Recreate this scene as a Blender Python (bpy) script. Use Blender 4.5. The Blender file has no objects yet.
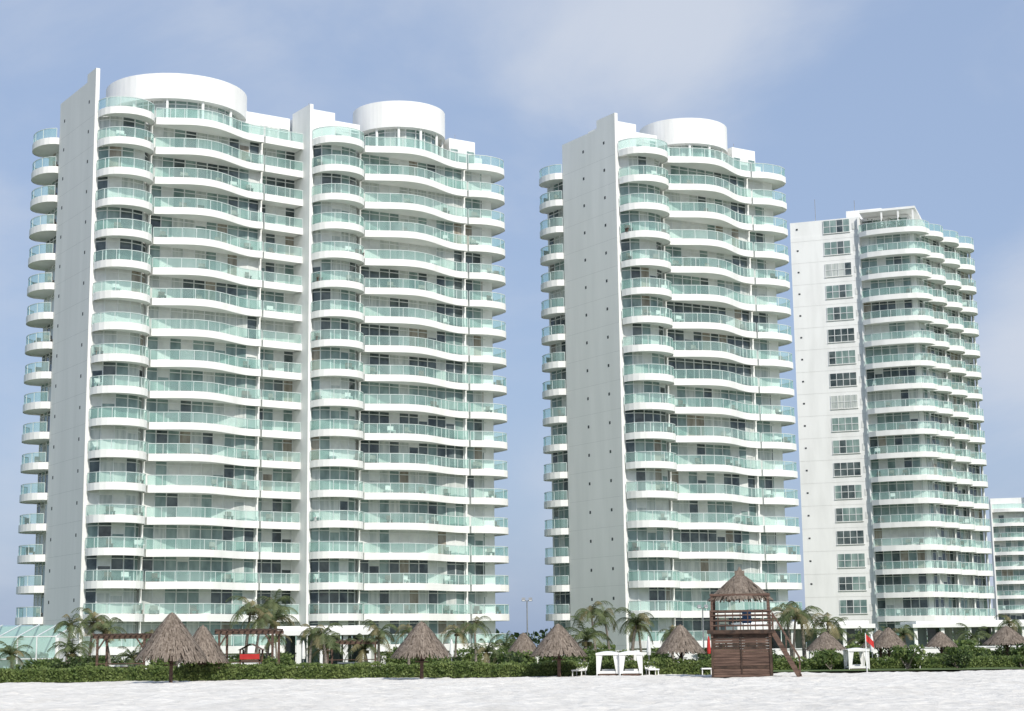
import bpy, math, random
from math import sin, cos, pi, radians, sqrt
from mathutils import Vector, Matrix, noise
random.seed(7)
R = random.random
def rr(a, b): return a + (b - a) * R()
scene = bpy.context.scene

# ------------------------------------------------------------------ materials
def new_mat(name):
    m = bpy.data.materials.new(name); m.use_nodes = True
    nt = m.node_tree; b = nt.nodes['Principled BSDF']
    return m, nt, b
def N(nt, t, **kw):
    n = nt.nodes.new(t)
    for k, v in kw.items(): setattr(n, k, v)
    return n
def mat_noise(name, c1, c2, scale=2.0, rough=0.8, stretch=(1, 1, 1), bump=0.0, bscale=None, detail=6, lo=0.35, hi=0.65, spec=0.3, dist=0.05):
    m, nt, b = new_mat(name)
    tc = N(nt, 'ShaderNodeTexCoord'); mp = N(nt, 'ShaderNodeMapping'); mp.inputs['Scale'].default_value = stretch
    nz = N(nt, 'ShaderNodeTexNoise'); nz.inputs['Scale'].default_value = scale; nz.inputs['Detail'].default_value = detail
    cr = N(nt, 'ShaderNodeValToRGB')
    cr.color_ramp.elements[0].position = lo; cr.color_ramp.elements[0].color = (*c1, 1)
    cr.color_ramp.elements[1].position = hi; cr.color_ramp.elements[1].color = (*c2, 1)
    L = nt.links.new
    L(tc.outputs['Object'], mp.inputs['Vector']); L(mp.outputs['Vector'], nz.inputs['Vector'])
    L(nz.outputs['Fac'], cr.inputs['Fac']); L(cr.outputs['Color'], b.inputs['Base Color'])
    b.inputs['Roughness'].default_value = rough
    b.inputs['Specular IOR Level'].default_value = spec
    if bump:
        n2 = N(nt, 'ShaderNodeTexNoise'); n2.inputs['Scale'].default_value = bscale or scale * 4; n2.inputs['Detail'].default_value = 5
        bp = N(nt, 'ShaderNodeBump'); bp.inputs['Strength'].default_value = bump; bp.inputs['Distance'].default_value = dist
        L(tc.outputs['Object'], n2.inputs['Vector']); L(n2.outputs['Fac'], bp.inputs['Height']); L(bp.outputs['Normal'], b.inputs['Normal'])
    return m

M = {}
M['white'] = mat_noise('white_paint', (0.75, 0.75, 0.725), (0.84, 0.84, 0.815), 0.6, 0.75, (1, 1, 0.2), lo=0.3, hi=0.58)
M['wall'] = mat_noise('side_wall_paint', (0.74, 0.74, 0.71), (0.82, 0.815, 0.785), 0.45, 0.8, (1.4, 1.4, 0.16), lo=0.3, hi=0.7)
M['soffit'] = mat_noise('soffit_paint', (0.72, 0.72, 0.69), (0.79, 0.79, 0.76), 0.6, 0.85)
M['joint'] = mat_noise('wall_joint', (0.46, 0.46, 0.44), (0.54, 0.54, 0.52), 1, 0.9)
M['hole'] = mat_noise('vent_dark', (0.03, 0.035, 0.04), (0.07, 0.075, 0.08), 1, 0.7)
M['frame'] = mat_noise('window_frame', (0.64, 0.66, 0.65), (0.74, 0.75, 0.74), 1, 0.5)
M['rail'] = mat_noise('rail_metal', (0.50, 0.58, 0.56), (0.62, 0.68, 0.66), 1, 0.4)
M['win_curtain'] = mat_noise('window_curtain', (0.38, 0.42, 0.40), (0.60, 0.62, 0.58), 2.6, 0.12, (1, 1, 0.12), spec=0.5)
M['win_mid'] = mat_noise('window_teal', (0.13, 0.20, 0.19), (0.29, 0.38, 0.35), 0.9, 0.08, (1, 1, 0.4), spec=0.6)
M['win_dark'] = mat_noise('window_dark', (0.03, 0.045, 0.05), (0.12, 0.15, 0.15), 0.7, 0.06, spec=0.6)
M['win_warm'] = mat_noise('window_warm', (0.22, 0.19, 0.15), (0.40, 0.37, 0.31), 1.6, 0.2, (1, 1, 0.3))
M['shutter'] = mat_noise('shutter_white', (0.60, 0.61, 0.59), (0.70, 0.71, 0.68), 1.2, 0.6)
M['furn'] = mat_noise('balcony_furniture', (0.10, 0.07, 0.05), (0.35, 0.33, 0.30), 0.6, 0.7)

def mat_glass():
    m, nt, b = new_mat('rail_glass_mint')
    L = nt.links.new
    out = nt.nodes['Material Output']
    tc = N(nt, 'ShaderNodeTexCoord'); nz = N(nt, 'ShaderNodeTexNoise'); nz.inputs['Scale'].default_value = 0.25
    cr = N(nt, 'ShaderNodeValToRGB')
    cr.color_ramp.elements[0].color = (0.34, 0.54, 0.50, 1); cr.color_ramp.elements[0].position = .35
    cr.color_ramp.elements[1].color = (0.55, 0.72, 0.68, 1); cr.color_ramp.elements[1].position = .65
    L(tc.outputs['Object'], nz.inputs['Vector']); L(nz.outputs['Fac'], cr.inputs['Fac'])
    L(cr.outputs['Color'], b.inputs['Base Color'])
    b.inputs['Roughness'].default_value = 0.08; b.inputs['Specular IOR Level'].default_value = 0.5
    tr = N(nt, 'ShaderNodeBsdfTransparent'); tr.inputs['Color'].default_value = (0.75, 0.92, 0.88, 1)
    mx = N(nt, 'ShaderNodeMixShader'); mx.inputs[0].default_value = 0.34
    L(tr.outputs[0], mx.inputs[1]); L(b.outputs[0], mx.inputs[2]); L(mx.outputs[0], out.inputs['Surface'])
    return m
M['glass'] = mat_glass()
M['wood'] = mat_noise('brown_timber', (0.065, 0.040, 0.030), (0.16, 0.10, 0.075), 3, 0.75, (0.4, 0.4, 6), bump=0.3, bscale=12)
M['wood_d'] = mat_noise('dark_timber', (0.03, 0.02, 0.015), (0.08, 0.05, 0.035), 3, 0.75)
M['thatch'] = mat_noise('palm_thatch', (0.10, 0.08, 0.062), (0.25, 0.205, 0.165), 9, 0.95, (1, 1, 0.35), lo=0.3, hi=0.7)
M['thatch_l'] = mat_noise('palm_thatch_light', (0.16, 0.13, 0.105), (0.28, 0.235, 0.19), 9, 0.95)
M['trunk'] = mat_noise('palm_trunk', (0.14, 0.12, 0.10), (0.30, 0.26, 0.22), 5, 0.9, (1, 1, 4))
def leafmat(name, a, b_):
    m = mat_noise(name, a, b_, 1.4, 0.55, spec=0.35)
    nt = m.node_tree; b = nt.nodes['Principled BSDF']; out = nt.nodes['Material Output']
    t = N(nt, 'ShaderNodeBsdfTranslucent'); mx = N(nt, 'ShaderNodeMixShader'); mx.inputs[0].default_value = 0.38
    src = b.inputs['Base Color'].links[0].from_socket
    nt.links.new(src, t.inputs['Color']); nt.links.new(b.outputs[0], mx.inputs[1]); nt.links.new(t.outputs[0], mx.inputs[2])
    nt.links.new(mx.outputs[0], out.inputs['Surface'])
    return m
M['palm'] = leafmat('palm_leaf', (0.08, 0.115, 0.045), (0.19, 0.225, 0.10))
M['palm_y'] = leafmat('palm_leaf_dry', (0.19, 0.17, 0.085), (0.33, 0.29, 0.15))
M['leaf'] = leafmat('shrub_leaf', (0.07, 0.12, 0.035), (0.16, 0.21, 0.07))
M['leaf_l'] = leafmat('hedge_leaf', (0.14, 0.20, 0.055), (0.24, 0.30, 0.10))
M['leaf_d'] = leafmat('dark_leaf', (0.03, 0.05, 0.02), (0.07, 0.10, 0.04))
M['cloth'] = mat_noise('white_cloth', (0.72, 0.72, 0.70), (0.82, 0.82, 0.80), 2, 0.9)
M['red'] = mat_noise('red_cloth', (0.45, 0.03, 0.03), (0.55, 0.05, 0.04), 2, 0.8)
M['metal'] = mat_noise('grey_metal', (0.18, 0.19, 0.20), (0.28, 0.29, 0.30), 2, 0.5)
M['blue'] = mat_noise('blue_paint', (0.05, 0.12, 0.25), (0.08, 0.18, 0.32), 2, 0.6)

# ------------------------------------------------------------------ mesh builder
class MB:
    def __init__(s): s.v = []; s.f = []; s.m = []; s.mats = []
    def mi(s, k):
        if k not in s.mats: s.mats.append(k)
        return s.mats.index(k)
    def face(s, pts, k):
        n = len(s.v); s.v.extend(pts); s.f.append(tuple(range(n, n + len(pts)))); s.m.append(s.mi(k))
    def box(s, c, h, k, ax=(1, 0, 0), ay=(0, 1, 0), az=(0, 0, 1)):
        c = Vector(c); ax = Vector(ax).normalized() * h[0]; ay = Vector(ay).normalized() * h[1]; az = Vector(az).normalized() * h[2]
        n = len(s.v)
        for sx in (-1, 1):
            for sy in (-1, 1):
                for sz in (-1, 1): s.v.append(tuple(c + ax * sx + ay * sy + az * sz))
        for q in ((0, 1, 3, 2), (4, 6, 7, 5), (0, 4, 5, 1), (2, 3, 7, 6), (0, 2, 6, 4), (1, 5, 7, 3)):
            s.f.append(tuple(n + i for i in q)); s.m.append(s.mi(k))
    def beam(s, a, b, w, k, w2=None):
        a = Vector(a); b = Vector(b); d = b - a
        up = Vector((0, 0, 1)) if abs(d.normalized().z) < 0.95 else Vector((0, 1, 0))
        x = d.cross(up).normalized(); y = x.cross(d).normalized()
        s.box((a + b) / 2, (w / 2, (w2 or w) / 2, d.length / 2), k, x, y, d)
    def tube(s, pts, rad, k, seg=8):
        rings = []
        for i, p in enumerate(pts):
            p = Vector(p); d = Vector(pts[min(i + 1, len(pts) - 1)]) - Vector(pts[max(i - 1, 0)])
            up = Vector((0, 0, 1)) if abs(d.normalized().z) < 0.9 else Vector((0, 1, 0))
            x = d.cross(up).normalized(); y = x.cross(d).normalized(); n = len(s.v); rings.append(n)
            for j in range(seg):
                a = 2 * pi * j / seg; s.v.append(tuple(p + (x * cos(a) + y * sin(a)) * rad[i]))
        mi = s.mi(k)
        for i in range(len(rings) - 1):
            for j in range(seg):
                j2 = (j + 1) % seg
                s.f.append((rings[i] + j, rings[i] + j2, rings[i + 1] + j2, rings[i + 1] + j)); s.m.append(mi)
        s.f.append(tuple(rings[-1] + j for j in range(seg))); s.m.append(mi)
    def leafquad(s, c, size, k, asp=0.5):
        c = Vector(c); d = Vector((rr(-1, 1), rr(-1, 1), rr(-1, 1))).normalized(); e = d.orthogonal().normalized()
        e = Matrix.Rotation(rr(0, 6.28), 3, d) @ e
        a = d * size; b = e * size * asp
        s.face([tuple(c - a), tuple(c + b), tuple(c + a), tuple(c - b)], k)
    def obj(s, name, parent=None, smooth=False, loc=None):
        me = bpy.data.meshes.new(name); me.from_pydata(s.v, [], s.f); 
        for k in s.mats: me.materials.append(M[k])
        me.polygons.foreach_set('material_index', s.m)
        if smooth: me.polygons.foreach_set('use_smooth', [True] * len(me.polygons))
        me.update()
        o = bpy.data.objects.new(name, me); scene.collection.objects.link(o)
        if parent: o.parent = parent
        if loc: o.location = loc
        return o
def empty(name, loc=(0, 0, 0)):
    o = bpy.data.objects.new(name, None); o.location = loc; scene.collection.objects.link(o); return o

# ------------------------------------------------------------------ towers
FH = 3.36; Z0 = 5.6; SL = 0.78; RH = 1.08

def resample(pts, n):
    d = [0]
    for a, b in zip(pts, pts[1:]): d.append(d[-1] + math.dist(a, b))
    out = []; j = 0
    for i in range(n + 1):
        t = d[-1] * i / n
        while j < len(pts) - 2 and d[j + 1] < t: j += 1
        f = (t - d[j]) / max(1e-9, d[j + 1] - d[j])
        out.append((pts[j][0] + (pts[j + 1][0] - pts[j][0]) * f, pts[j][1] + (pts[j + 1][1] - pts[j][1]) * f))
    return out
def plen(pts): return sum(math.dist(a, b) for a, b in zip(pts, pts[1:]))

class Tower:
    def __init__(s, name, ox, oy, yaw, fh=FH):
        s.e = empty(name, (0, 0, 0)); s.o = (ox, oy); s.c = cos(yaw); s.s = sin(yaw); s.fh = fh
        s.slab = MB(); s.gl = MB(); s.rail = MB(); s.win = MB(); s.body = MB(); s.fur = MB()
    def P(s, u, v, z): return (s.o[0] + u * s.c + v * s.s, s.o[1] + u * s.s - v * s.c, z)
    def lbox(s, mb, u0, u1, v0, v1, z0, z1, k):
        mb.box(s.P((u0 + u1) / 2, (v0 + v1) / 2, (z0 + z1) / 2), (abs(u1 - u0) / 2, abs(v1 - v0) / 2, (z1 - z0) / 2), k, (s.c, s.s, 0), (s.s, -s.c, 0))
    def prism(s, mb, poly, z0, z1, k, ktop=None):
        n = len(poly)
        for i in range(n):
            a, b = poly[i], poly[(i + 1) % n]
            mb.face([s.P(*a, z0), s.P(*b, z0), s.P(*b, z1), s.P(*a, z1)], k)
        mb.face([s.P(*a, z1) for a in poly], ktop or k); mb.face([s.P(*a, z0) for a in reversed(poly)], k)
    def slabstrip(s, outer, inner, z, th=SL):
        m = s.slab
        for i in range(len(outer) - 1):
            a, b, c, d = outer[i], outer[i + 1], inner[i + 1], inner[i]
            m.face([s.P(*a, z), s.P(*b, z), s.P(*c, z), s.P(*d, z)], 'white')
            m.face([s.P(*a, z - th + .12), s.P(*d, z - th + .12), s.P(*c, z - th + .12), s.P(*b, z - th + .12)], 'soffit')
            m.face([s.P(*a, z - th), s.P(*b, z - th), s.P(*b, z), s.P(*a, z)], 'white')
        for i in (0, -1):
            a, d = outer[i], inner[i]
            m.face([s.P(*a, z - th), s.P(*a, z), s.P(*d, z), s.P(*d, z - th)], 'white')
    def railing(s, outer, z, post=1.45, h=RH):
        n = len(outer)
        for i in range(n - 1):
            a, b = outer[i], outer[i + 1]
            s.gl.face([s.P(*a, z + .06), s.P(*b, z + .06), s.P(*b, z + h - .03), s.P(*a, z + h - .03)], 'glass')
            s.rail.beam(s.P(*a, z + h), s.P(*b, z + h), .07, 'rail')
        L = plen(outer); k = max(2, int(L / post)); pp = resample(outer, k)
        for p in pp:
            s.rail.beam(s.P(*p, z), s.P(*p, z + h), .06, 'rail')
    def windows(s, inner, z, top, rnd, open_=0.12):
        L = plen(inner); n = max(2, round(L / 1.25)); pp = resample(inner, n)
        mode = rnd.random(); base = 'win_mid' if mode < .42 else ('win_curtain' if mode < .66 else ('win_dark' if mode < .86 else 'shutter'))
        for i in range(n):
            a, b = pp[i], pp[i + 1]; q = rnd.random()
            k = base if q < .55 else rnd.choice(['win_mid', 'win_curtain', 'win_dark', 'shutter', 'win_mid', 'win_dark', 'win_curtain', 'win_warm'])
            s.win.face([s.P(*a, z), s.P(*b, z), s.P(*b, top), s.P(*a, top)], k)
            if rnd.random() < .10:
                h = rnd.uniform(.4, 1.4); c1 = (a[0], a[1] + .03); c2 = (b[0], b[1] + .03)
                s.win.face([s.P(*c1, top - h), s.P(*c2, top - h), s.P(*c2, top), s.P(*c1, top)], 'shutter')
            s.win.beam(s.P(*a, z), s.P(*a, top), .11, 'frame')
            s.win.beam(s.P(*a, top - .35), s.P(*b, top - .35), .09, 'frame')
        a = pp[-1]; s.win.beam(s.P(*a, z), s.P(*a, top), .11, 'frame')
    def furniture(s, outer, inner, z, rnd):
        for i in range(2, len(outer) - 2, 3):
            if rnd.random() < .28:
                f = rnd.uniform(.35, .6); a, d = outer[i], inner[i]
                u = a[0] * f + d[0] * (1 - f); v = a[1] * f + d[1] * (1 - f)
                w = rnd.uniform(.25, .45); k = rnd.choice(['furn', 'furn', 'cloth', 'wood'])
                s.lbox(s.fur, u - w, u + w, v - .3, v + .3, z + .35, z + .45, k)
                s.lbox(s.fur, u - w, u + w, v - .34, v - .28, z + .4, z + .95, k)
                for du in (-w + .05, w - .05): s.lbox(s.fur, u + du - .03, u + du + .03, v - .25, v + .25, z, z + .4, k)
    def section(s, outer, inner, k0, k1, rnd, n=None):
        n = n or max(4, int(plen(outer) / .7))
        o = resample(outer, n); i_ = resample(inner, n)
        rl = [(a[0] + (b[0] - a[0]) * .05, a[1] + (b[1] - a[1]) * .05) for a, b in zip(o, i_)]
        for k in range(k0, k1 + 1):
            z = Z0 + s.fh * k; s.slabstrip(o, i_, z)
            s.railing(rl, z)
            if k < k1:
                s.windows(i_, z, z + s.fh - SL + .12, rnd); s.furniture(o, i_, z, rnd)
    def finish(s):
        for nm, mb in (('balcony_slabs', s.slab), ('balcony_glass', s.gl), ('handrails', s.rail), ('windows', s.win), ('walls', s.body), ('balcony_furniture', s.fur)):
            if mb.f: mb.obj(nm, s.e)

def bow(u0, w, v0):
    o = []
    for i in range(15):
        t = pi * i / 14
        o.append((u0 + w / 2 - (w / 2 + .15) * cos(t), v0 + .35 + 3.15 * sin(t) ** .85))
    i_ = [(u0 + w / 2 - (w / 2 - .1) * cos(pi * i / 14), v0 + .0 + 1.5 * sin(pi * i / 14)) for i in range(15)]
    return o, i_
def wave(u0, w, v0):
    o = []
    for i in range(25):
        t = i / 24
        v = 1.35 + 2.0 * (sin(pi * min(1, t / .94)) ** 1.5) - .15 * t + .4 * sin(2 * pi * t)
        o.append((u0 + w * t, v0 + v))
    i_ = [(u0 + w * i / 24, v0 + .35 * sin(pi * i / 24)) for i in range(25)]
    return o, i_
def endsec(u0, w, v0):
    o = [(u0, v0 + 1.2), (u0 + 1, v0 + 1.7), (u0 + 2.2, v0 + 2.0), (u0 + w - 1.4, v0 + 1.9), (u0 + w - .2, v0 + 1.3), (u0 + w + .5, v0 + .2), (u0 + w + .7, v0 - 1.2), (u0 + w + .6, v0 - 3.5)]
    i_ = [(u0, v0), (u0 + 1, v0), (u0 + 2, v0), (u0 + w - 1.8, v0 - .1), (u0 + w - 1.3, v0 - .4), (u0 + w - 1.0, v0 - 1), (u0 + w - 1.0, v0 - 3.5)]
    return o, i_
TOPK = 16; ROOF = Z0 + FH * TOPK

def drum(T, u, v, r, zt, band=2.9):
    n = 64; mb = MB()
    def ring(rad, z0, z1, k):
        for i in range(n):
            a, b = 2 * pi * i / n, 2 * pi * (i + 1) / n
            mb.face([T.P(u + rad * cos(a), v + rad * sin(a), z0), T.P(u + rad * cos(b), v + rad * sin(b), z0), T.P(u + rad * cos(b), v + rad * sin(b), z1), T.P(u + rad * cos(a), v + rad * sin(a), z1)], k)
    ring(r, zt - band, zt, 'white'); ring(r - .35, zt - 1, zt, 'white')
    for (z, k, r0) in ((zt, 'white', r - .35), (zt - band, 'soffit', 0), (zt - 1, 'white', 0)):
        for i in range(n):
            a, b = 2 * pi * i / n, 2 * pi * (i + 1) / n
            mb.face([T.P(u + r * cos(a), v + r * sin(a), z), T.P(u + r * cos(b), v + r * sin(b), z), T.P(u + r0 * cos(b), v + r0 * sin(b), z), T.P(u + r0 * cos(a), v + r0 * sin(a), z)] if r0 else
                    [T.P(u + r * cos(a), v + r * sin(a), z), T.P(u + r * cos(b), v + r * sin(b), z), T.P(u, v, z)], k)
    ob = mb.obj('roof_drum', T.e)
    circ = [(u + (r - 1.0) * cos(2 * pi * i / 36), v + (r - 1.0) * sin(2 * pi * i / 36)) for i in range(37)]
    T.windows(circ, ROOF, zt - band, random.Random(3))
    for i in range(0, 36, 3):
        a = 2 * pi * i / 36; T.body.tube([T.P(u + (r - .4) * cos(a), v + (r - .4) * sin(a), ROOF), T.P(u + (r - .4) * cos(a), v + (r - .4) * sin(a), zt - band)], [.16, .16], 'white', 8)

def wing(T, u0, v0, kind, rnd, b, w, e):
    """kind 'A': bow, wave, straight recess ; kind 'B': bow, wave, rounded end"""
    T.section(*bow(u0, b, v0), -1, TOPK, rnd)
    T.section(*wave(u0 + b + .25, w - .25, v0), -1, TOPK, rnd)
    if kind == 'B':
        T.section(*endsec(u0 + b + w + .25, e, v0), -1, TOPK, rnd)
    else:
        ou = [(u0 + b + w + .25 + (e - .25) * i / 6, v0 + 1.1 - .2 * i / 6) for i in range(7)]
        iu = [(u0 + b + w + .25 + (e - .25) * i / 6, v0 - 1.2) for i in range(7)]
        T.section(ou, iu, -1, TOPK, rnd)
    for uu, vv in ((u0 + b, .35), (u0 + b + w, .35)):
        T.lbox(T.body, uu, uu + .25, v0 - 1.5, v0 + vv, 0, ROOF + .02, 'white')

def side_wall(T, u, v1, v2, top, top2, vs, hole_cols):
    T.lbox(T.body, u - .45, u, vs, v1, 0, top, 'wall')
    T.lbox(T.body, u - .45, u, v2, vs, 0, top2, 'wall')
    for k in range(-1, TOPK + 1):
        z = Z0 + FH * k - .42
        T.lbox(T.body, u - .453, u - .44, v2 + .02, v1 - .02, z - .010, z + .010, 'joint')
        for hv in hole_cols:
            T.lbox(T.body, u - .456, u - .44, hv - .16, hv + .16, z + 1.75, z + 2.1, 'hole')

def side_balc(T, u, va, vb, prot, k0, k1, rnd):
    n = 12; o = []
    for i in range(n + 1):
        t = i / n; v = va + (vb - va) * t
        o.append((u - prot * (0.35 + .65 * sin(pi * min(1, max(0, t))) ** .5), v))
    i_ = [(u + .5, va + (vb - va) * i / n) for i in range(n + 1)]
    o.reverse(); i_.reverse()
    T.section(o, i_, k0, k1, rnd)

def roofbits(T, w2u, w2v, L):
    T.lbox(T.body, w2u, w2u + 3.2, w2v - 6, w2v - .6, ROOF, 63.3, 'white')
    T.lbox(T.body, w2u + 3.2, w2u + 6.8, w2v - 8, w2v - 1.2, ROOF, 62.6, 'white')
    T.lbox(T.body, w2u + L - 6.3, w2u + L - 2.6, w2v - 8, w2v - 1.6, ROOF, 63.1, 'white')
    T.windows([(w2u + 3.3, w2v - 1.15), (w2u + 6.7, w2v - 1.15)], ROOF, 61.8, random.Random(2))
    T.windows([(w2u + L - 6.2, w2v - 1.55), (w2u + L - 2.7, w2v - 1.55)], ROOF, 61.8, random.Random(4))
    T.lbox(T.body, w2u + L - 2.55, w2u + L - 1.2, w2v - 6, w2v - 2.2, ROOF, 61.4, 'white')
    # lightning rods, vents and an access hatch
    for uu, vv, h in ((w2u + 1.0, w2v - 3, 1.6), (w2u + L - 4, w2v - 4, 1.3)):
        T.body.beam(T.P(uu, vv, 62.9), T.P(uu, vv, 63.2 + h), .05, 'metal')

# --- tower 1
rnd = random.Random(11)
T1 = Tower('apartment_tower', -44.35, 177.6, radians(33.5))
a1 = (5.8, 13.2, 5.1)
wing(T1, 0, 0, 'A', rnd, *a1)
w2u, w2v = sum(a1) + .4, 2.4
b1 = (5.9, 14.2, 5.3); L1 = sum(b1) + .25
wing(T1, w2u, w2v, 'B', rnd, *b1)
ur = a1[0] + a1[1]
T1.prism(T1.body, [(0.0, -.05), (ur, -.05), (ur, -1.26), (w2u - .35, -1.26), (w2u - .35, w2v - .05), (w2u + L1 - 1.3, w2v - .05), (w2u + L1 - 1.3, -12), (.55, -18), (.55, -11.4)], 0, ROOF - .3, 'white')
side_wall(T1, 0, .1, -11.4, 64.2, 63.3, -2.6, (-1.8, -9.8))
T1.lbox(T1.body, w2u - .4, w2u, -2, w2v + .2, 0, 63.6, 'white')
side_balc(T1, 0, -11.5, -17.6, 2.3, -1, TOPK, rnd)
drum(T1, 11.6, -6.6, 8.0, 65.0)
drum(T1, w2u + 13.8, w2v - 4.2, 5.6, 65.8, 3.2)
roofbits(T1, w2u, w2v, L1)
T1.lbox(T1.body, 17.5, w2u - .45, -9, -2.6, ROOF, 63.2, 'white')
T1.windows([(17.6, -2.55), (w2u - .6, -2.55)], ROOF, 61.8, random.Random(5))
T1.finish()

# --- tower 2
T2 = Tower('apartment_tower', 12.8, 195.0, radians(32.5))
rnd = random.Random(23)
b2 = (6.1, 13.2, 5.6); L2 = sum(b2) + .25
wing(T2, 0, 0, 'B', rnd, *b2)
T2.prism(T2.body, [(0, -.05), (L2 - 1.3, -.05), (L2 - 1.3, -17), (.55, -16), (.55, -11)], 0, ROOF - .3, 'white')
side_wall(T2, 0, .1, -11, 64.0, 62.9, -3.6, (-2.2, -6.5))
side_balc(T2, 0, -11.1, -15.6, 1.7, -1, TOPK, rnd)
drum(T2, 13.6, -4.7, 5.45, 65.2, 3.2)
roofbits(T2, 0, 0, L2)
T2.finish()

# --- tower 3
FH3 = 3.42
T3 = Tower('apartment_tower', 43.6, 259.5, radians(-20), FH3)
rnd = random.Random(31)
SD = (.338, -.943); SN = (.943, .338); CU = 18.8
def side(sv, off): return (CU + SD[0] * sv + SN[0] * off, SD[1] * sv + SN[1] * off)
K3 = 17; R3 = Z0 + FH3 * K3
out = [(10.7, .9), (12, 1.75), (13.8, 2.1), (15.8, 2.2), (17.8, 2.1), (19.1, 1.75), (20.1, 1.1), (20.7, .2)] + [side(1.2 + i * .3, 1.75) for i in range(3)]
inn = [(10.7, 0), (18.6, 0), side(0.2, 0), side(1.8, 0)]
T3.section(out, inn, -1, K3, rnd)
for j in range(3):
    s0 = 2.3 + j * 5.4; s1 = s0 + 5.2
    oo = [side(s0 + (s1 - s0) * i / 12, .8 + 1.4 * sin(pi * i / 12) ** .7) for i in range(13)]
    ii = [side(s0 + (s1 - s0) * i / 12, 0) for i in range(13)]
    T3.section(oo, ii, -1, K3, rnd)
    f = side(s1 + .1, 0); g = side(s1 + .1, .8)
    T3.body.beam(T3.P((f[0] + g[0]) / 2, (f[1] + g[1]) / 2, 0), T3.P((f[0] + g[0]) / 2, (f[1] + g[1]) / 2, R3 + .1), .18, 'white', .8)
T3.prism(T3.body, [(0, 0.02), (10.65, 0.02), (10.65, -.06), (CU - .08, -.06), side(18.7, -.06), (10, -24), (0, -20)], 0, R3 + .3, 'white')
T3.lbox(T3.body, 10.45, 10.75, -.5, .55, 0, R3 + 2.6, 'white')
for k in range(-1, K3 + 1):
    z = Z0 + FH3 * k + .55
    rnd2 = random.Random(100 + k)
    kk = rnd2.choice(['win_mid', 'win_mid', 'win_curtain', 'win_dark', 'win_mid'])
    for j in range(4):
        a = 5.2 + j * 1.0; b = a + .95
        k2 = kk if rnd2.random() < .75 else 'win_dark'
        T3.lbox(T3.win, a, b, 0.03, 0.06, z, z + 1.95, k2)
        T3.lbox(T3.win, a - .06, a + .02, 0.03, .12, z - .05, z + 2.0, 'frame')
        T3.lbox(T3.win, a, b, 0.05, .11, z + .92, z + 1.0, 'frame')
    T3.lbox(T3.win, 5.1, 9.3, 0.03, .16, z - .14, z - .04, 'white')
    T3.lbox(T3.win, 9.6, 10.1, 0.03, .06, z + .3, z + 1.3, 'shutter')
    T3.lbox(T3.body, .03, 10.4, .022, .035, z - .98, z - .955, 'joint')
    T3.lbox(T3.win, .9, 1.2, 0.03, .05, z + .9, z + 1.15, 'hole')
# roof
T3.lbox(T3.body, .0, 10.7, -14, -.02, R3 + .3, R3 + 2.7, 'white')
T3.lbox(T3.body, 10.9, 17.8, -14, -3.0, R3 + .3, R3 + 3.1, 'white')
T3.windows([(11.0, -2.95), (17.6, -2.95)], R3 + .3, R3 + 2.6, random.Random(8))
T3.lbox(T3.body, 10.8, 19.2, -13.5, .4, R3 + 3.15, R3 + 3.5, 'white')
T3.lbox(T3.body, 8.0, 13.5, -12, -5, R3 + 3.52, R3 + 5.0, 'white')
for uu in (14.0, 16.5, 18.7): T3.lbox(T3.body, uu, uu + .25, 0.0, .25, R3, R3 + 3.15, 'white')
T3.lbox(T3.body, 14.8, 21.3, -16, -14, R3 + .3, R3 + 2.2, 'white')
for (a, h) in ((3.0, 5.0), (9.2, 4.2)): T3.body.beam(T3.P(a, -6, R3 + 2.7), T3.P(a, -6, R3 + 2.7 + h), .07, 'metal')
for i in range(420): T3.fur.leafquad(T3.P(rr(11.3, 17.5), rr(.2, 1.2), R3 + rr(.3, 1.9) * (0.4 + .6 * abs(sin(i)))), .16, 'leaf_d')
T3.finish()

# --- far building on the right
T4 = Tower('hotel_building', 112.5, 404.0, radians(-14))
rnd = random.Random(41)
for st in range(4):
    u0 = st * 8.5; kt = (8, 9, 10, 9)[st]
    oo = [(u0 + .3 + 7.9 * i / 10, 1.2 + 1.1 * sin(pi * i / 10)) for i in range(11)]
    ii = [(u0 + .3 + 7.9 * i / 10, 0) for i in range(11)]
    T4.section(oo, ii, -1, kt, rnd)
    T4.lbox(T4.body, u0, u0 + 8.49, -14, -.05, 0, Z0 + FH * kt + 2.6, 'white')
    T4.lbox(T4.body, u0 - .02, u0 + .28, -1, 1.6, 0, Z0 + FH * kt + 1.2, 'white')
T4.lbox(T4.body, -.6, 30, -9, -2, 0, Z0 + 8, 'white')
T4.finish()

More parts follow.
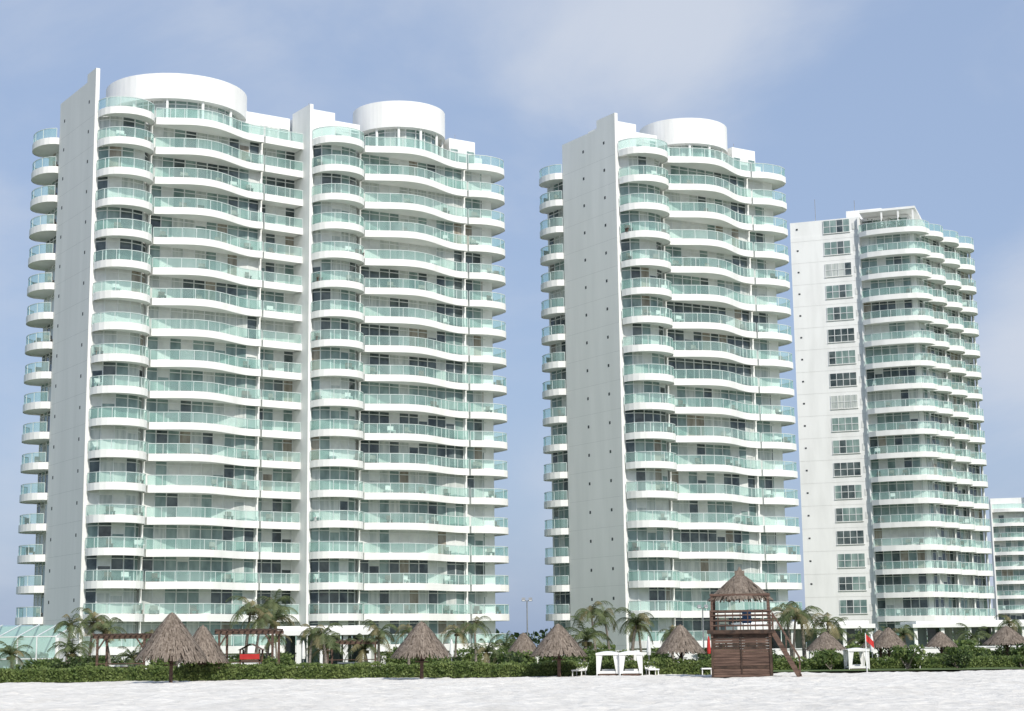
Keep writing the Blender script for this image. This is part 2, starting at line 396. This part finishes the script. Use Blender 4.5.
# ------------------------------------------------------------------ ground
def grid(name, x0, x1, y0, y1, nx, ny, zf, key):
    mb = MB()
    for j in range(ny + 1):
        for i in range(nx + 1):
            x = x0 + (x1 - x0) * i / nx; y = y0 + (y1 - y0) * j / ny; mb.v.append((x, y, zf(x, y)))
    mi = mb.mi(key)
    for j in range(ny):
        for i in range(nx):
            a = j * (nx + 1) + i; mb.f.append((a, a + 1, a + nx + 2, a + nx + 1)); mb.m.append(mi)
    return mb.obj(name, smooth=True)
def mat_sand():
    m, nt, b = new_mat('white_sand'); L = nt.links.new
    tc = N(nt, 'ShaderNodeTexCoord')
    n1 = N(nt, 'ShaderNodeTexNoise'); n1.inputs['Scale'].default_value = 0.5; n1.inputs['Detail'].default_value = 10; n1.inputs['Roughness'].default_value = .8
    mp = N(nt, 'ShaderNodeMapping'); mp.inputs['Scale'].default_value = (1, .35, 1)
    cr = N(nt, 'ShaderNodeValToRGB'); cr.color_ramp.elements[0].position = .32; cr.color_ramp.elements[0].color = (.60, .57, .515, 1)
    cr.color_ramp.elements[1].position = .6; cr.color_ramp.elements[1].color = (.78, .75, .69, 1)
    L(tc.outputs['Object'], mp.inputs['Vector']); L(mp.outputs['Vector'], n1.inputs['Vector']); L(n1.outputs['Fac'], cr.inputs['Fac']); L(cr.outputs['Color'], b.inputs['Base Color'])
    v = N(nt, 'ShaderNodeTexVoronoi'); v.inputs['Scale'].default_value = 1.8
    n2 = N(nt, 'ShaderNodeTexNoise'); n2.inputs['Scale'].default_value = 3; n2.inputs['Detail'].default_value = 8; n2.inputs['Roughness'].default_value = .7
    L(tc.outputs['Object'], v.inputs['Vector']); L(tc.outputs['Object'], n2.inputs['Vector'])
    ad = N(nt, 'ShaderNodeMath', operation='ADD'); L(v.outputs['Distance'], ad.inputs[0]); L(n2.outputs['Fac'], ad.inputs[1])
    bp = N(nt, 'ShaderNodeBump'); bp.inputs['Strength'].default_value = .75; bp.inputs['Distance'].default_value = .11
    L(ad.outputs[0], bp.inputs['Height']); L(bp.outputs['Normal'], b.inputs['Normal'])
    b.inputs['Roughness'].default_value = .95; b.inputs['Specular IOR Level'].default_value = .15
    return m
M['sand'] = mat_sand()
M['grass'] = mat_noise('lawn', (0.06, 0.10, 0.03), (0.13, 0.17, 0.06), 0.6, 0.95, bump=.3)
M['land'] = mat_noise('land', (0.10, 0.12, 0.06), (0.28, 0.27, 0.20), 0.02, 0.95)
def sandz(x, y):
    z = .09 * noise.noise(Vector((x * .3, y * .2, 0))) + .06 * noise.noise(Vector((x * 1.1, y * .8, 5))) + .05 * noise.noise(Vector((x * 2.6, y * 1.8, 9)))
    f = noise.noise(Vector((x * 2.1, y * 1.3, 22)))
    if f > .28: z -= .10 * (f - .28) / .3      # footprints
    return z
grid('sand_beach', -50, 60, 30, 112, 480, 380, sandz, 'sand')
g = MB(); S = 6000
g.face([(-S, -S, -.25), (S, -S, -.25), (S, S, -.25), (-S, S, -.25)], 'land'); g.obj('ground')
g = MB(); g.face([(-300, -60, -.18), (300, -60, -.18), (300, 112, -.18), (-300, 112, -.18)], 'sand'); g.obj('beach_sand_flat')
g = MB(); g.face([(-300, 103.5, .10), (300, 103.5, .10), (300, 330, .10), (-300, 330, .10)], 'grass'); g.obj('lawn')

# ------------------------------------------------------------------ hedge and shrubs
def hedge(name, x0, x1, y, h, dens, key, d=1.1):
    mb = MB(); L = x1 - x0
    for i in range(int(L * dens)):
        x = x0 + L * R(); hh = h * (.86 + .22 * noise.noise(Vector((x * .5, y, 0))) + .12 * noise.noise(Vector((x * 2.5, y, 3))))
        side_ = R()
        if side_ < .5: p = (x, y - d / 2 + rr(-.08, .12), rr(.02, hh))
        elif side_ < .85: p = (x, y + rr(-d / 2, d / 2), hh + rr(-.1, .06))
        else: p = (x, y + rr(-d / 2, d / 2), rr(.1, hh))
        mb.leafquad(p, rr(.05, .12), key if R() < .85 else 'leaf')
    mb.box(((x0 + x1) / 2, y, h * .37), (L / 2, d * .36, h * .37), 'leaf')
    return mb.obj(name)
hedge('hedge', -33, 14, 103.2, .95, 420, 'leaf_l')
hedge('hedge', 14.5, 36, 111.5, .85, 300, 'leaf_l')

def shrub_mesh(n, rx, rz, key, key2):
    mb = MB()
    cl = [(rr(-rx, rx) * .7, rr(-rx, rx) * .6, rr(.3, 1) * rz, rr(.3, .55) * rx) for _ in range(7)]
    for i in range(n):
        c = random.choice(cl); d = Vector((rr(-1, 1), rr(-1, 1), rr(-1, 1))).normalized() * c[3] * rr(.5, 1.05)
        p = (c[0] + d.x, c[1] + d.y, max(.03, c[2] + d.z * .8)); mb.leafquad(p, rr(.07, .16), key if R() < .65 else key2)
    for c in cl: mb.beam((0, 0, 0), (c[0], c[1], c[2]), .05, 'trunk')
    return mb
shr = []
for i in range(4):
    o = shrub_mesh(900, 1.1, 1.0, ('leaf', 'leaf_l', 'leaf_d', 'leaf')[i], ('leaf_l', 'leaf', 'leaf', 'leaf_l')[i]).obj('shrub'); shr.append(o)
def inst(o, name, loc, rz=0, sc=1):
    d = bpy.data.objects.new(name, o.data); d.location = loc; d.rotation_euler = (0, 0, rz)
    d.scale = (sc, sc, sc) if not isinstance(sc, tuple) else sc
    scene.collection.objects.link(d); return d
for i, o in enumerate(shr): o.location = (-30 + i * 15, 107, .1); o.rotation_euler[2] = i
for i in range(85):
    y = rr(106, 140); x = rr(-.31, .31) * y
    inst(random.choice(shr), 'shrub', (x, y, .1), rr(0, 6), rr(.55, 1.25))
for i in range(22):
    x = rr(-46, 44); inst(random.choice(shr), 'shrub', (x, 139.5 + rr(-.8, .5), .1), rr(0, 6), (1.5, 1.0, rr(.9, 1.6)))

mb = MB()
for i in range(9000):
    y = rr(215, 330); x = rr(-.36, .4) * y
    h = 3.4 + 2.2 * noise.noise(Vector((x * .08, y * .05, 0)))
    mb.leafquad((x, y, rr(.1, 1) ** .6 * h), rr(.25, .6), random.choice(['leaf', 'leaf_d', 'leaf']))
mb.obj('distant_trees')

# ------------------------------------------------------------------ palms
def palm_mesh(H, nf, fl, lean, dry=.1, droop=1.0):
    mb = MB(); pts = []; rad = []
    for i in range(8):
        t = i / 7; pts.append((lean * t ** 1.7, .25 * lean * t * t, H * t)); rad.append(.14 - .06 * t + (.06 if i == 0 else 0))
    mb.tube(pts, rad, 'trunk', 8)
    top = Vector(pts[-1])
    for f in range(nf):
        az = 2 * pi * f / nf + rr(-.25, .25); el = rr(-.15, 1.35) if f % 3 else rr(.6, 1.4)
        L = fl * rr(.75, 1.1); key = 'palm_y' if (R() < dry or el < -.1) else 'palm'
        p = top.copy(); d = Vector((cos(az) * cos(el), sin(az) * cos(el), sin(el))); n = 11
        for j in range(n):
            step = L / n; q = p + d * step; d = (d + Vector((0, 0, -.19 * droop * (1 + j * .09)))).normalized()
            mb.beam(p, q, .03, key)
            sd = d.cross(Vector((0, 0, 1)))
            if sd.length < .01: sd = Vector((1, 0, 0))
            sd.normalize(); ll = (.55 * sin(pi * (j + 1.6) / (n + 2.2)) + .08) * fl / 2.6
            for sg in (-1, 1):
                for kf in (0, .5):
                    b = p.lerp(q, kf); w = d * .036
                    tip = b + (sd * sg * .8 + d * .6 + Vector((0, 0, -.45 + rr(-.15, .25)))) * ll * rr(.8, 1.1)
                    mb.face([tuple(b - w), tuple(b + w), tuple(tip + w * .2), tuple(tip - w * .2)], key)
            p = q
    for i in range(5):
        a = rr(0, 6.28); mb.box(top + Vector((cos(a) * .2, sin(a) * .2, -.2)), (.09, .09, .11), 'palm_y')
    return mb
PM = [palm_mesh(2.8, 14, 2.1, .4, .2), palm_mesh(4.1, 15, 2.3, -.5, .15), palm_mesh(1.5, 14, 1.9, .2, .15, .8), palm_mesh(5.2, 18, 2.3, .6, .15), palm_mesh(3.4, 13, 2.0, -.3, .45)]
PO = [m.obj('palm_tree') for m in PM]
def px(x, Y): return (x - 512) / 1733 * Y
palms = [(-31.6, 122, 1, .85), (-30.4, 118, 2, 1.1), (-29.2, 125, 0, 1.05), (-26.6, 128, 4, .8), (-31.0, 126, 1, .95),
         (-19.8, 138, 3, 1.0), (-21.2, 136, 1, 1.15), (-20.3, 135, 1, .95), (-18.8, 137, 0, 1.4),
         (-12.2, 112, 0, .85), (-13.8, 116, 4, .8), (-13.0, 118, 2, 1.1), (-9.0, 114, 0, .9), (-7.4, 120, 4, .8), (-10.6, 124, 2, 1.1),
         (-2.8, 122, 1, .75), (-4.4, 126, 4, .8), (-.6, 124, 2, 1.0), (-1.8, 119, 2, .9),
         (6.2, 134, 1, 1.0), (7.4, 136, 3, .78), (8.8, 132, 0, 1.15), (5.2, 131, 2, 1.4), (9.8, 135, 4, .9),
         (11.6, 128, 4, .75), (20.8, 130, 1, .9), (22.3, 134, 0, 1.25), (23.6, 131, 4, .95), (21.8, 137, 1, .95), (24.8, 136, 2, 1.3),
         (-16.2, 118, 4, .7), (-23.5, 120, 2, .9), (30.0, 150, 2, 1.1), (33.0, 146, 0, .8), (45.5, 160, 1, .8), (41.5, 158, 2, 1.2), (-24.6, 112, 2, .8), (-34.5, 119, 2, 1.0)]
for i, (x, y, v, s) in enumerate(palms):
    o = PO[v] if not PO[v].get('used') else None
    if o: o['used'] = 1; o.location = (x, y, .1); o.rotation_euler[2] = rr(0, 6); o.scale = (s,) * 3
    else: inst(PO[v], 'palm_tree', (x, y, .1), rr(0, 6), s)

# ------------------------------------------------------------------ palapas
def thatch(mb, c, r, h, r_top=.12, nrow=9, square=False, dens=1.0):
    cx, cy, cz = c; seg = 32
    def rad(t, a):
        rr_ = r_top + (r - r_top) * (t ** .92)
        if square:
            m_ = max(abs(cos(a)), abs(sin(a))); rr_ = rr_ / (m_ ** .75)
        return rr_
    rings = []
    for i in range(7):
        t = i / 6; rings.append([(cx + rad(t, 2 * pi * j / seg) * .95 * cos(2 * pi * j / seg), cy + rad(t, 2 * pi * j / seg) * .95 * sin(2 * pi * j / seg), cz + h * (1 - t)) for j in range(seg)])
    for i in range(6):
        for j in range(seg):
            j2 = (j + 1) % seg; mb.face([rings[i][j], rings[i + 1][j], rings[i + 1][j2], rings[i][j2]], 'thatch')
    for row in range(nrow):
        t0 = row / nrow; n = int((20 + 150 * t0) * dens)
        for j in range(n):
            a = 2 * pi * j / n + rr(-.05, .05); t = t0 + rr(0, .06); t1 = t + rr(.14, .20)
            r0 = rad(t, a) + .02; r1 = rad(t1, a) + rr(.0, .07) + .02; w = rr(.025, .06)
            da = rr(-.05, .05)
            p = Vector((cx + r0 * cos(a), cy + r0 * sin(a), cz + h * (1 - t) + .03)); q = Vector((cx + r1 * cos(a + da), cy + r1 * sin(a + da), cz + h * (1 - t1) + rr(-.05, .03)))
            sd = Vector((-sin(a), cos(a), 0)) * w
            mb.face([tuple(p - sd), tuple(p + sd), tuple(q + sd * .8), tuple(q - sd * .8)], 'thatch' if R() < .7 else 'thatch_l')
def palapa(x, y, r, eave, apex, seed):
    random.seed(seed)
    mb = MB(); thatch(mb, (0, 0, eave), r, apex - eave, .10)
    mb.tube([(0, 0, apex - .15), (0, 0, apex + .06)], [.16, .05], 'thatch', 8)
    for i in range(8):
        a = 2 * pi * i / 8
        mb.beam((0.05 * cos(a), .05 * sin(a), apex - .4), (r * .93 * cos(a), r * .93 * sin(a), eave + .02), .06, 'wood')
        if i % 2 == 0: mb.beam((0, 0, eave - .5), (r * .55 * cos(a), r * .55 * sin(a), eave + (apex - eave) * .36), .06, 'wood')
    mb.tube([(0, 0, -.2), (0.02, 0, 1.5), (0, 0, apex - .3)], [.11, .095, .08], 'wood', 10)
    mb.tube([(0, 0, .95), (0, 0, 1.0)], [.38, .38], 'wood', 16)
    return mb.obj('palapa_umbrella', loc=(x, y, 0))
pal = [(168, 98, 1.85, 1.5, 3.85), (199, 103, 1.4, 1.25, 3.2), (418, 99, 1.6, 1.38, 3.2), (520, 112, 1.1, 1.3, 2.6), (555, 101, 1.5, 1.35, 3.0), (677, 104, 1.35, 1.4, 2.9),
       (822, 122, 1.35, 1.35, 2.5), (885, 118, 1.15, 1.5, 2.7), (937, 120, 1.0, 1.5, 2.4), (876, 126, 1.3, 1.5, 2.6), (1003, 125, 1.6, 1.6, 2.8)]
for i, (xp, y, r, e, a) in enumerate(pal): palapa(px(xp, y), y, r, e, a, 50 + i)
random.seed(99)

# ------------------------------------------------------------------ lifeguard tower
lg = empty('lifeguard_tower', (12.4, 95, 0)); lg.rotation_euler[2] = radians(-9)
mb = MB()
w, d, H = 1.5, 1.4, 2.4
n = 16
for i in range(n):
    z0 = H * i / n; z1 = z0 + H / n - .015; s0 = 1.0 + .04 * (1 - i / n); k = 'wood' if R() < .8 else 'wood_d'
    mb.box((0, 0, (z0 + z1) / 2), (w * s0 + rr(0, .015), d * s0 + rr(0, .015), (z1 - z0) / 2), k)
for sx in (-1, 1):
    for sy in (-1, 1): mb.beam((sx * w * 1.05, sy * d * 1.05, -.2), (sx * w * 1.03, sy * d * 1.03, H), .12, 'wood_d')
mb.box((0, -d * 1.06, 1.3), (.04, .02, 1.1), 'wood_d'); mb.obj('base_cladding', lg)
mb = MB()
for i in range(15): mb.box((-1.68 + i * .24, 0, H + .07), (.112, 1.65, .035), 'wood')
mb.box((0, -1.66, H + .0), (1.8, .04, .09), 'wood_d'); mb.box((0, 1.66, H), (1.8, .04, .09), 'wood_d')
mb.obj('deck', lg)
mb = MB()
for sx in (-1, 1):
    for sy in (-1, 1): mb.beam((sx * 1.55, sy * 1.5, H - .3), (sx * 1.5, sy * 1.45, 4.45), .13, 'wood')
for zz in (H + .35, H + .62, H + .9, H + 1.12):
    ww = .07 if zz < H + 1 else .1
    mb.beam((-1.6, -1.56, zz), (1.6, -1.56, zz), .05, 'wood', ww); mb.beam((-1.6, 1.56, zz), (1.6, 1.56, zz), .05, 'wood', ww)
    mb.beam((-1.62, -1.5, zz), (-1.62, 1.5, zz), .05, 'wood', ww); mb.beam((1.62, -.3, zz), (1.62, 1.5, zz), .05, 'wood', ww)
for i in range(9):
    u = -1.6 + .4 * i; mb.beam((u, -1.56, H), (u, -1.56, H + 1.15), .05, 'wood'); mb.beam((-1.62, u * .95, H), (-1.62, u * .95, H + 1.15), .05, 'wood')
mb.obj('railing', lg)
mb = MB(); thatch(mb, (0, 0, 4.25), 1.6, 1.3, .12, 10, True, 1.2)
mb.box((0, 0, 5.57), (.26, .26, .16), 'thatch'); mb.tube([(0, 0, 5.6), (0, 0, 5.95)], [.22, .03], 'thatch', 8)
for (a, b) in (((-1.6, -1.5), (1.6, -1.5)), ((-1.6, 1.5), (1.6, 1.5)), ((-1.55, -1.5), (-1.55, 1.5)), ((1.55, -1.5), (1.55, 1.5))):
    mb.beam((*a, 4.38), (*b, 4.38), .12, 'wood')
mb.obj('thatched_roof', lg)
mb = MB()
for sy in (-.95, -.15):
    mb.beam((1.7, sy - .4, H), (3.1, sy - .4, -.1), .08, 'wood', .26)
    mb.beam((1.7, sy - .4, H + 1.0), (3.1, sy - .4, .95), .06, 'wood', .1)
    mb.beam((1.72, sy - .4, H), (1.72, sy - .4, H + 1.0), .08, 'wood'); mb.beam((2.4, sy - .4, 1.1), (2.4, sy - .4, 2.2), .07, 'wood'); mb.beam((3.08, sy - .4, -.1), (3.08, sy - .4, .98), .08, 'wood')
for i in range(11):
    t = (i + .5) / 11; mb.box((1.7 + 1.4 * t, -.95, H * (1 - t)), (.13, .42, .025), 'wood')
mb.obj('stairs', lg)
mb = MB(); mb.box((.3, .2, H + .5), (.25, .25, .03), 'blue'); mb.box((.3, .44, H + .85), (.25, .03, .35), 'blue')
for a in (-1, 1):
    for b in (-1, 1): mb.beam((.3 + a * .2, .2 + b * .2, H + .1), (.3 + a * .2, .2 + b * .2, H + .5), .04, 'metal')
mb.obj('lookout_chair', lg)

# ------------------------------------------------------------------ pergolas / cabanas / lamps / flags
def pergola(x, y, w, d, h, thick=.14):
    mb = MB()
    for sx in (-1, 1):
        for sy in (-1, 1): mb.beam((sx * w / 2, sy * d / 2, 0), (sx * w / 2, sy * d / 2, h), thick, 'wood')
    for sy in (-1, 1): mb.beam((-w / 2 - .3, sy * d / 2, h + .08), (w / 2 + .3, sy * d / 2, h + .08), .1, 'wood', .2)
    for i in range(11): u = -w / 2 - .2 + (w + .4) * i / 10; mb.beam((u, -d / 2 - .3, h + .24), (u, d / 2 + .3, h + .24), .06, 'wood', .12)
    mb.box((0, d * .2, h * .18), (w * .36, d * .2, .25), 'wood_d'); mb.box((0, d * .2, h * .18 + .3), (w * .34, d * .18, .06), 'cloth')
    mb.beam((-w / 2, -d / 2, .9), (w / 2, -d / 2, .9), .06, 'wood')
    for sx in (-1, 1):
        mb.beam((sx * w / 2, -d / 2, h * .7), (sx * (w / 2 - .5), -d / 2, h), .09, 'wood')
    return mb.obj('pergola', loc=(x, y, .1))
pergola(px(122, 112), 112, 3.0, 2.6, 2.5); pergola(px(246, 112), 112, 3.4, 3.0, 2.7); pergola(px(350, 125), 125, 3.4, 3, 2.0)
def playset(x, y):
    mb = MB()
    for sx in (-.6, .6):
        for sy in (-.6, .6): mb.beam((sx, sy, 0), (sx, sy, 1.7), .1, 'wood')
    mb.box((0, 0, 1.0), (.65, .65, .05), 'wood')
    for sx in (-1, 1): mb.face([(sx * .75, -.75, 1.65), (sx * .75, .75, 1.65), (0, .75, 2.05), (0, -.75, 2.05)], 'wood')
    mb.beam((.7, 0, 1.0), (1.9, 0, .2), .45, 'red', .06); mb.box((0, -.65, 1.25), (.6, .03, .16), 'red')
    mb.obj('playground_set', loc=(x, y, .1))
playset(px(248, 108), 108)
def cabana(x, y, sc=.8):
    mb = MB(); w = .85
    for sx in (-1, 1):
        for sy in (-1, 1):
            mb.beam((sx * w, sy * w, 0), (sx * w, sy * w, 1.75), .07, 'cloth')
            for j in range(5):
                a = j * .09; mb.face([(sx * (w - a), sy * (w + .03 * (j % 2)), 1.72), (sx * (w - a - .09), sy * (w + .03 * ((j + 1) % 2)), 1.72), (sx * (w - (a + .09) * .45), sy * (w + .02), .2), (sx * (w - a * .45), sy * (w + .03), .2)], 'cloth')
    n = 6
    for i in range(n):
        for j in range(n):
            f = lambda a, b: (-w - .06 + (2 * w + .12) * a / n, -w - .06 + (2 * w + .12) * b / n, 1.78 + .14 * sin(pi * a / n) * sin(pi * b / n))
            mb.face([f(i, j), f(i + 1, j), f(i + 1, j + 1), f(i, j + 1)], 'cloth')
    for sy in (-1, 1): mb.box((0, sy * (w + .07), 1.7), (w + .07, .01, .09), 'cloth')
    mb.box((0, 0, .3), (w * .9, w * .9, .09), 'cloth'); mb.box((0, 0, .1), (w * .85, w * .85, .1), 'wood'); mb.box((0, .5, .45), (.5, .16, .08), 'cloth')
    o = mb.obj('beach_cabana', loc=(x, y, 0)); o.scale = (sc,) * 3; o.rotation_euler[2] = rr(-.2, .2)
cabana(px(604, 101.3), 101.3, .75); cabana(px(627, 101), 101, .75)
cabana(px(852, 110), 110, .75)
def lamp(x, y, h):
    mb = MB(); mb.tube([(0, 0, 0), (0, 0, .3), (0, 0, h)], [.12, .07, .05], 'metal', 8)
    mb.beam((-.3, 0, h), (.3, 0, h), .05, 'metal')
    for sx in (-1, 1): mb.box((sx * .3, -.1, h + .12), (.16, .1, .13), 'metal', (1, 0, 0), (0, .9, -.4), (0, .4, .9)); mb.box((sx * .3, -.21, h + .08), (.12, .005, .1), 'cloth', (1, 0, 0), (0, .9, -.4), (0, .4, .9))
    mb.obj('floodlight_pole', loc=(x, y, .1))
lamp(px(524, 150), 150, 5.6); lamp(px(700, 150), 150, 4.8)
def flag(x, y, h):
    mb = MB(); mb.tube([(0, 0, -.2), (0, 0, h)], [.03, .025], 'cloth', 6)
    for i in range(5):
        f = lambda t: (.09 * t + .03, .05 * sin(t * 1.8), h - .05 - .09 * t)
        a = f(i); b = f(i + 1)
        mb.face([a, b, (b[0], b[1], b[2] - .4), (a[0], a[1], a[2] - .4)], 'red')
    mb.obj('warning_flag', loc=(x, y, 0))
flag(px(862, 103), 103, 2.3)
def closed_umbrella(x, y, k):
    mb = MB(); mb.tube([(0, 0, 0), (0, 0, 2.3)], [.03, .03], 'metal', 6)
    mb.tube([(0, 0, 1.1), (0, 0, 1.3), (0, 0, 2.0), (0, 0, 2.25)], [.11, .14, .09, .03], k, 8)
    mb.tube([(0, 0, 0), (0, 0, .1)], [.3, .25], 'metal', 12); mb.obj('closed_umbrella', loc=(x, y, .05))
for xp, y, k in ((868, 112, 'cloth'), (645, 106, 'cloth'), (300, 112, 'cloth'), (448, 113, 'cloth'), (705, 116, 'red')): closed_umbrella(px(xp, y), y, k)
def lounger(x, y, rz):
    mb = MB(); mb.box((0, 0, .35), (.32, .6, .04), 'cloth'); mb.box((0, .85, .55), (.32, .32, .04), 'cloth', (1, 0, 0), (0, .8, .6), (0, -.6, .8))
    for sx in (-.27, .27):
        for sy in (-.5, .5): mb.beam((sx, sy, 0), (sx, sy, .35), .05, 'cloth')
    o = mb.obj('sun_lounger', loc=(x, y, 0)); o.rotation_euler[2] = rz
for xp, y in ((575, 102), (648, 102), (908, 110), (915, 112), (700, 103)): lounger(px(xp, y), y, rr(-.6, .6))

mb = MB()
mb.box((-5, 141, .65), (55, .15, .65), 'white'); mb.box((-5, 141, 1.33), (55.1, .22, .05), 'frame')
for i in range(40): mb.box((-60 + i * 2.8, 140.8, .67), (.14, .1, .67), 'white')
mb.obj('terrace_wall')
def pavilion(x, y, w, d, h, nb):
    e = empty('beach_club_pavilion', (x, y, .1)); mb = MB()
    mb.box((0, 0, h + .2), (w / 2 + .4, d / 2 + .4, .2), 'white'); mb.box((0, 0, h + .55), (w / 2 - .1, d / 2 - .1, .15), 'white')
    for i in range(nb + 1): mb.box((-w / 2 + w * i / nb, -d / 2 + .15, h / 2), (.17, .17, h / 2), 'white')
    mb.obj('roof_and_columns', e); mb = MB()
    for i in range(nb * 2): mb.box((-w / 2 + w * (i + .5) / nb / 2, d / 2 - .8, h / 2), (w / nb / 4 - .04, .04, h / 2), random.choice(['win_mid', 'win_dark', 'win_curtain']))
    mb.obj('glazing', e)
pavilion(-14.5, 133, 7, 6, 2.7, 4); pavilion(27, 165, 12, 8, 3.0, 5); pavilion(56, 190, 26, 8, 3.2, 9)
e = empty('glass_pool_house', (-41.3, 138, .1)); mb = MB(); g2 = MB()
for i in range(8):
    x = -5 + i * 1.5; mb.beam((x, -3, 0), (x, -3, 2.9), .1, 'frame'); mb.beam((x, -3, 2.9), (x, 3, 3.9), .1, 'frame')
    if i < 7: g2.face([(x, -3, 0), (x + 1.5, -3, 0), (x + 1.5, -3, 2.9), (x, -3, 2.9)], 'glass'); g2.face([(x, -3, 2.9), (x + 1.5, -3, 2.9), (x + 1.5, 3, 3.9), (x, 3, 3.9)], 'glass')
for z in (1.2, 2.9): mb.beam((-5, -3, z), (5.5, -3, z), .08, 'frame')
mb.box((.25, 3.1, 1.9), (5.3, .1, 1.9), 'white'); mb.box((5.6, 0, 1.4), (.1, 3, 1.4), 'white'); mb.obj('frame', e); g2.obj('glazing', e)

# ------------------------------------------------------------------ world, sun
SE = radians(40); sx, sy = .44, -.898
SR = math.atan2(sx, sy)
w = bpy.data.worlds.new('World'); scene.world = w; w.use_nodes = True; nt = w.node_tree; L = nt.links.new
bg = nt.nodes['Background']; bg.inputs['Strength'].default_value = 0.15
sky = N(nt, 'ShaderNodeTexSky', sky_type='NISHITA'); sky.sun_disc = False; sky.sun_elevation = SE; sky.sun_rotation = SR
sky.air_density = 1.0; sky.dust_density = 2.4; sky.ozone_density = 1.2; sky.altitude = 0
tc = N(nt, 'ShaderNodeTexCoord')
hz = N(nt, 'ShaderNodeMix', data_type='RGBA'); hz.inputs['Factor'].default_value = .75; L(sky.outputs[0], hz.inputs['A']); hz.inputs['B'].default_value = (2.5, 3.25, 4.75, 1)
mp = N(nt, 'ShaderNodeMapping'); mp.inputs['Scale'].default_value = (1, 1, 1.9); mp.inputs['Location'].default_value = (.3, .1, .2)
L(tc.outputs['Generated'], mp.inputs['Vector'])
nz = N(nt, 'ShaderNodeTexNoise'); nz.inputs['Scale'].default_value = 5.0; nz.inputs['Detail'].default_value = 9; nz.inputs['Roughness'].default_value = .56; nz.inputs['Distortion'].default_value = .35
L(mp.outputs['Vector'], nz.inputs['Vector'])
prev = nz.outputs['Fac']
def blob(az, el, rad, amt, prev):
    d = (sin(radians(az)) * cos(radians(el)), cos(radians(az)) * cos(radians(el)), sin(radians(el)))
    dist = N(nt, 'ShaderNodeVectorMath', operation='DISTANCE'); L(tc.outputs['Generated'], dist.inputs[0]); dist.inputs[1].default_value = d
    mr = N(nt, 'ShaderNodeMapRange', interpolation_type='SMOOTHSTEP'); mr.inputs['From Min'].default_value = 0; mr.inputs['From Max'].default_value = rad
    mr.inputs['To Min'].default_value = amt; mr.inputs['To Max'].default_value = 0; L(dist.outputs['Value'], mr.inputs['Value'])
    ad = N(nt, 'ShaderNodeMath', operation='ADD'); L(prev, ad.inputs[0]); L(mr.outputs[0], ad.inputs[1]); return ad.outputs[0]
for bl in ((4, 20.3, .12, .26), (-2, 20.5, .11, .18), (8, 22, .09, .16), (-8, 19.5, .11, .12), (-18, 12, .09, .26), (17.5, 9.5, .09, .34), (-16, 2, .14, .2), (1.2, 5, .08, .2), (16, 2, .12, .2)): prev = blob(*bl, prev)
mr = N(nt, 'ShaderNodeMapRange', interpolation_type='SMOOTHSTEP'); mr.inputs['From Min'].default_value = .42; mr.inputs['From Max'].default_value = .95; mr.inputs['To Max'].default_value = .85
L(prev, mr.inputs['Value'])
mx = N(nt, 'ShaderNodeMix', data_type='RGBA'); L(mr.outputs[0], mx.inputs['Factor']); L(hz.outputs['Result'], mx.inputs['A']); mx.inputs['B'].default_value = (4.3, 4.65, 5.3, 1)
L(mx.outputs['Result'], bg.inputs['Color'])
sd = bpy.data.lights.new('sun', 'SUN'); sd.energy = 3.9; sd.angle = radians(.6); sd.color = (1, .955, .885)
so = bpy.data.objects.new('sun', sd); scene.collection.objects.link(so)
dv = Vector((sx * cos(SE), sy * cos(SE), sin(SE))); so.rotation_euler = dv.to_track_quat('Z', 'Y').to_euler()

# ------------------------------------------------------------------ camera
cam = bpy.data.cameras.new('camera'); co = bpy.data.objects.new('camera', cam); scene.collection.objects.link(co)
cam.lens = 60.1; cam.sensor_width = 36; cam.clip_end = 20000; cam.clip_start = .5
co.matrix_world = Matrix.Translation((0, 0, 1.7)) @ Matrix.Rotation(radians(90 + 9.7), 4, 'X') @ Matrix.Rotation(radians(-.7), 4, 'Z')
scene.camera = co
scene.view_settings.view_transform = 'Standard'; scene.view_settings.look = 'None'; scene.view_settings.exposure = 0
print('faces', sum(len(m.polygons) for m in bpy.data.meshes))
